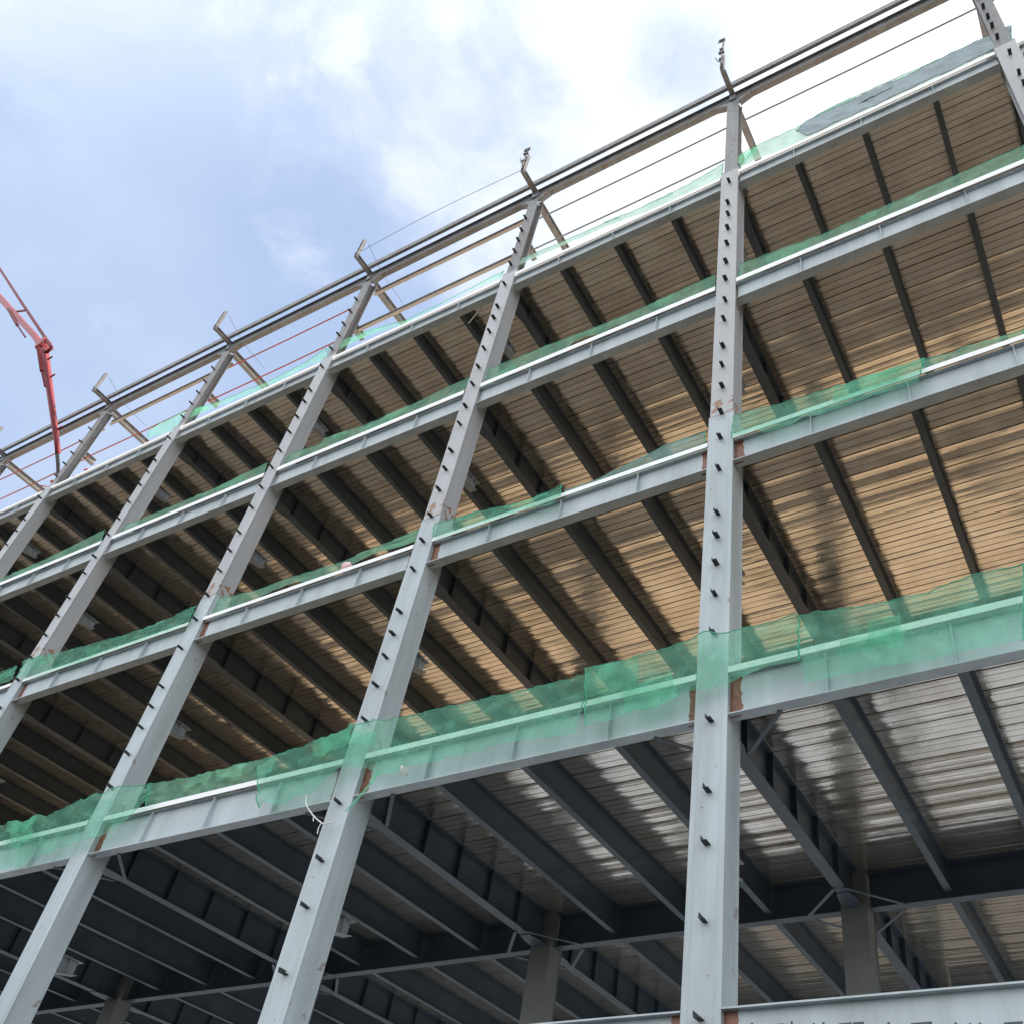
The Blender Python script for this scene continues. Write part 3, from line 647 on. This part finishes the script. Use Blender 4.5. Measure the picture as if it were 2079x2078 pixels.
# ------------------------------------------------------------------ concrete pump boom
def boom():
    e = bpy.data.objects.new('concrete_pump_boom', None); C.objects.link(e); e.location = (-36.0, -2.6, 28.8+OZ)
    tag(e, 'red folding boom of a concrete pump reaching over the roof at the left', 'pump boom')
    o = Vector((-36.0, -2.6, 28.8)); P_ = lambda *p: Vector(p)-o
    J = P_(-36.9, -2.6, 29.9)
    u0 = P_(-58.5, -3.05, 50.6)
    def taper(p0, p1, w0, w1, name, m, parent):
        b = MB().bar(p0, p1, w0*.8, w0, (0, 1, 0), w1/w0); oo = link(name, b.mesh(name, m), parent)
        bv = oo.modifiers.new('b', 'BEVEL'); bv.width = .03; bv.segments = 2; return oo
    up_ = taper(u0, P_(-39.2, -2.6, 32.1), .52, .36, 'upper_boom', m_red, e)
    link('boom_lug', MB().prism([(-.3, .5), (.18, .35), (.30, -.25), (.05, -.55), (-.2, -.3), (-.55, .55)], 'y', -.2, .2).mesh('boom_lug', m_red), up_, J)
    taper(P_(-39.2, -2.6, 32.1), P_(-36.9, -2.6, 29.7), .36, .22, 'boom_neck', m_red, e)
    lo = taper(P_(-36.4, -2.55, 29.3), P_(-33.55, -.12, 22.6), .32, .20, 'lower_boom', m_red, e)
    link('elbow_joint', MB().tube([(0, -.28, 0), (0, .28, 0)], .24, 14).mesh('elbow_joint', m_red, False), e, P_(-36.7, -2.57, 29.6))
    pipe = MB().tube([P_(-60.2, -3.15, 54.3), P_(-47, -2.75, 40.65), P_(-35.55, -2.62, 28.95), P_(-35.25, -2.6, 28.6), P_(-35.5, -2.6, 28.45), P_(-35.9, -2.7, 28.75)], .09, 8).mesh('delivery_pipe', m_pipe, True)
    link('delivery_pipe', pipe, e)
    pipe2 = MB().tube([P_(-35.9, -2.7, 28.75), P_(-35.25, -2.35, 27.6), P_(-33.45, -.45, 22.9), P_(-33.3, -.2, 22.3)], .085, 8).mesh('delivery_pipe', m_pipe, True)
    link('delivery_pipe', pipe2, e)
    link('pipe_bracket', MB().bar(P_(-46.9, -2.7, 39.5), P_(-44.6, -2.68, 38.2), .08, .1).mesh('pipe_bracket', m_pipe), e)
    for t in (.12, .3, .8):
        p = P_(-36.4, -2.55, 29.3).lerp(P_(-33.55, -.12, 22.6), t)
        link('pipe_bracket', MB().bar(p+Vector((-.25, 0, 0)), p+Vector((.42, 0, .1)), .06, .09).mesh('pipe_bracket', m_pipe), e)
    for a_, b_, t0, t1 in (((-46.5, -2.75, 39.1), (-39.6, -2.6, 32.0), .0, 1), ((-36.3, -2.5, 29.1), (-35.2, -1.53, 26.5), 0, 1)):
        link('hydraulic_ram', MB().tube([P_(*a_)+Vector((-.05, -.30, -.05)), P_(*a_).lerp(P_(*b_), .6)+Vector((-.05, -.28, -.05)), P_(*a_).lerp(P_(*b_), .6)+Vector((-.05, -.28, -.05)), P_(*b_)+Vector((-.03, -.26, 0))], [.09, .09, .05, .05], 8).mesh('hydraulic_ram', m_pipe, False), e)
    link('tip_hose', MB().tube([P_(-33.3, -.2, 22.3), P_(-33.25, .1, 21.8), P_(-33.25, .45, 21.2), P_(-33.3, .7, 20.3)], .08, 8).mesh('tip_hose', m_hose, True), e)
boom()

# ------------------------------------------------------------------ two workers behind the top slab edge
def person(loc, rz, label, lean):
    # joints (metres, standing, facing -y)
    J = {'pel': (0, 0, .95), 'spi': (0, -.02-lean*.1, 1.2), 'che': (0, -.03-lean*.2, 1.40), 'nec': (0, -.04-lean*.26, 1.52), 'hea': (0, -.07-lean*.3, 1.63), 'top': (0, -.07-lean*.3, 1.74),
         'hl': (.10, 0, .90), 'kl': (.12, -.04, .50), 'al': (.13, .0, .09), 'tl': (.14, -.15, .04), 'hr': (-.10, 0, .90), 'kr': (-.13, -.02, .50), 'ar': (-.16, .05, .09), 'tr': (-.17, -.10, .04),
         'sl': (.19, -.03-lean*.2, 1.42), 'el': (.27, -.12-lean*.2, 1.17), 'wl': (.20, -.34-lean*.2, 1.10), 'fl': (.17, -.43-lean*.2, 1.10),
         'sr': (-.19, -.03-lean*.2, 1.42), 'er': (-.27, -.10-lean*.2, 1.17), 'wr': (-.18, -.32-lean*.2, 1.05), 'fr': (-.14, -.41-lean*.2, 1.04)}
    Rd = dict(pel=.15, spi=.14, che=.155, nec=.062, hea=.10, top=.075, hl=.095, kl=.065, al=.05, tl=.045, hr=.095, kr=.065, ar=.05, tr=.045, sl=.075, el=.052, wl=.035, fl=.04, sr=.075, er=.052, wr=.035, fr=.04)
    E_ = [('pel', 'spi'), ('spi', 'che'), ('che', 'nec'), ('nec', 'hea'), ('hea', 'top'), ('pel', 'hl'), ('hl', 'kl'), ('kl', 'al'), ('al', 'tl'), ('pel', 'hr'), ('hr', 'kr'), ('kr', 'ar'), ('ar', 'tr'),
          ('che', 'sl'), ('sl', 'el'), ('el', 'wl'), ('wl', 'fl'), ('che', 'sr'), ('sr', 'er'), ('er', 'wr'), ('wr', 'fr')]
    ks = list(J); me = bpy.data.meshes.new('person'); me.from_pydata([J[k] for k in ks], [(ks.index(a), ks.index(b)) for a, b in E_], [])
    o = bpy.data.objects.new('person', me); C.objects.link(o)
    sk = o.modifiers.new('skin', 'SKIN'); sk.use_smooth_shade = True; ss = o.modifiers.new('sub', 'SUBSURF'); ss.levels = 2; ss.render_levels = 2
    for i, k in enumerate(ks): me.skin_vertices[0].data[i].radius = (Rd[k], Rd[k]*(.8 if k in ('pel', 'spi', 'che') else 1))
    me.skin_vertices[0].data[0].use_root = True
    dg = bpy.context.evaluated_depsgraph_get(); bm_ = bpy.data.meshes.new_from_object(o.evaluated_get(dg)); bpy.data.objects.remove(o)
    bm_.materials.clear()
    for m in (m_skin, m_vest, m_cloth): bm_.materials.append(m)
    for p in bm_.polygons:
        z = p.center.z; x = abs(p.center.x)
        hand = x < .3 and p.center.y < -.33-lean*.2 and z < 1.25
        p.material_index = 0 if (z > 1.50 or hand) else (1 if z > .93 else 2); p.use_smooth = True
    o = link('person', bm_, None, loc, top=True); o.rotation_euler = (0, 0, rz); tag(o, label, 'person')
    hc = Vector(J['hea'])
    hb = bmesh.new(); bmesh.ops.create_uvsphere(hb, u_segments=20, v_segments=12, radius=.135)
    for v in list(hb.verts):
        if v.co.z < -.005: hb.verts.remove(v)
    for v in hb.verts:
        if v.co.z < .03: v.co.x *= 1.12; v.co.y *= 1.22
        v.co.z *= 1.05
    hm = bpy.data.meshes.new('helmet'); hb.to_mesh(hm); hb.free(); hm.materials.append(m_helmet)
    for p in hm.polygons: p.use_smooth = True
    h = link('helmet', hm, o, hc+Vector((0, 0, .05))); sl = h.modifiers.new('s', 'SOLIDIFY'); sl.thickness = .006
    for s in (-1, 1):
        eb = bmesh.new(); bmesh.ops.create_uvsphere(eb, u_segments=8, v_segments=6, radius=.012); em = bpy.data.meshes.new('eye'); eb.to_mesh(em); eb.free(); em.materials.append(m_ink)
        link('eye', em, o, hc+Vector((s*.035, -.095, .01)))
    nb = MB().prism([(-.095, .0), (-.125, -.03), (-.09, -.035)], 'x', -.012, .012).mesh('nose', m_skin); link('nose', nb, o, hc)
    for s in (-1, 1):                              # hands: palm and five fingers each
        w_ = Vector(J['wl' if s > 0 else 'wr']); f_ = Vector(J['fl' if s > 0 else 'fr']); d = (f_-w_).normalized(); side = d.cross(Vector((0, 0, 1))).normalized(); dn = Vector((0, 0, -1))
        hmb = MB()
        for i, ln in enumerate((.070, .078, .072, .058)):
            b0 = f_+side*(i-1.5)*.019; hmb.tube([b0, b0+d*ln*.5+dn*.012, b0+d*ln*.75+dn*.045], [.010, .009, .007], 6)
        b0 = w_+d*.03-side*s*.03; hmb.tube([b0, b0+d*.03-side*s*.025+dn*.01, b0+d*.055-side*s*.02+dn*.03], [.011, .010, .008], 6)
        link('hand', hmb.mesh('hand', m_skin, True), o)
    return o
ZS = LV[3]+H_IN[3]+.115
person((-33.75, .75, ZS), R(-20), 'worker in an orange helmet holding the pump hose by the left column', .5)
person((-31.75, .85, ZS), R(15), 'worker in an orange vest standing right of the pump hose', .2)
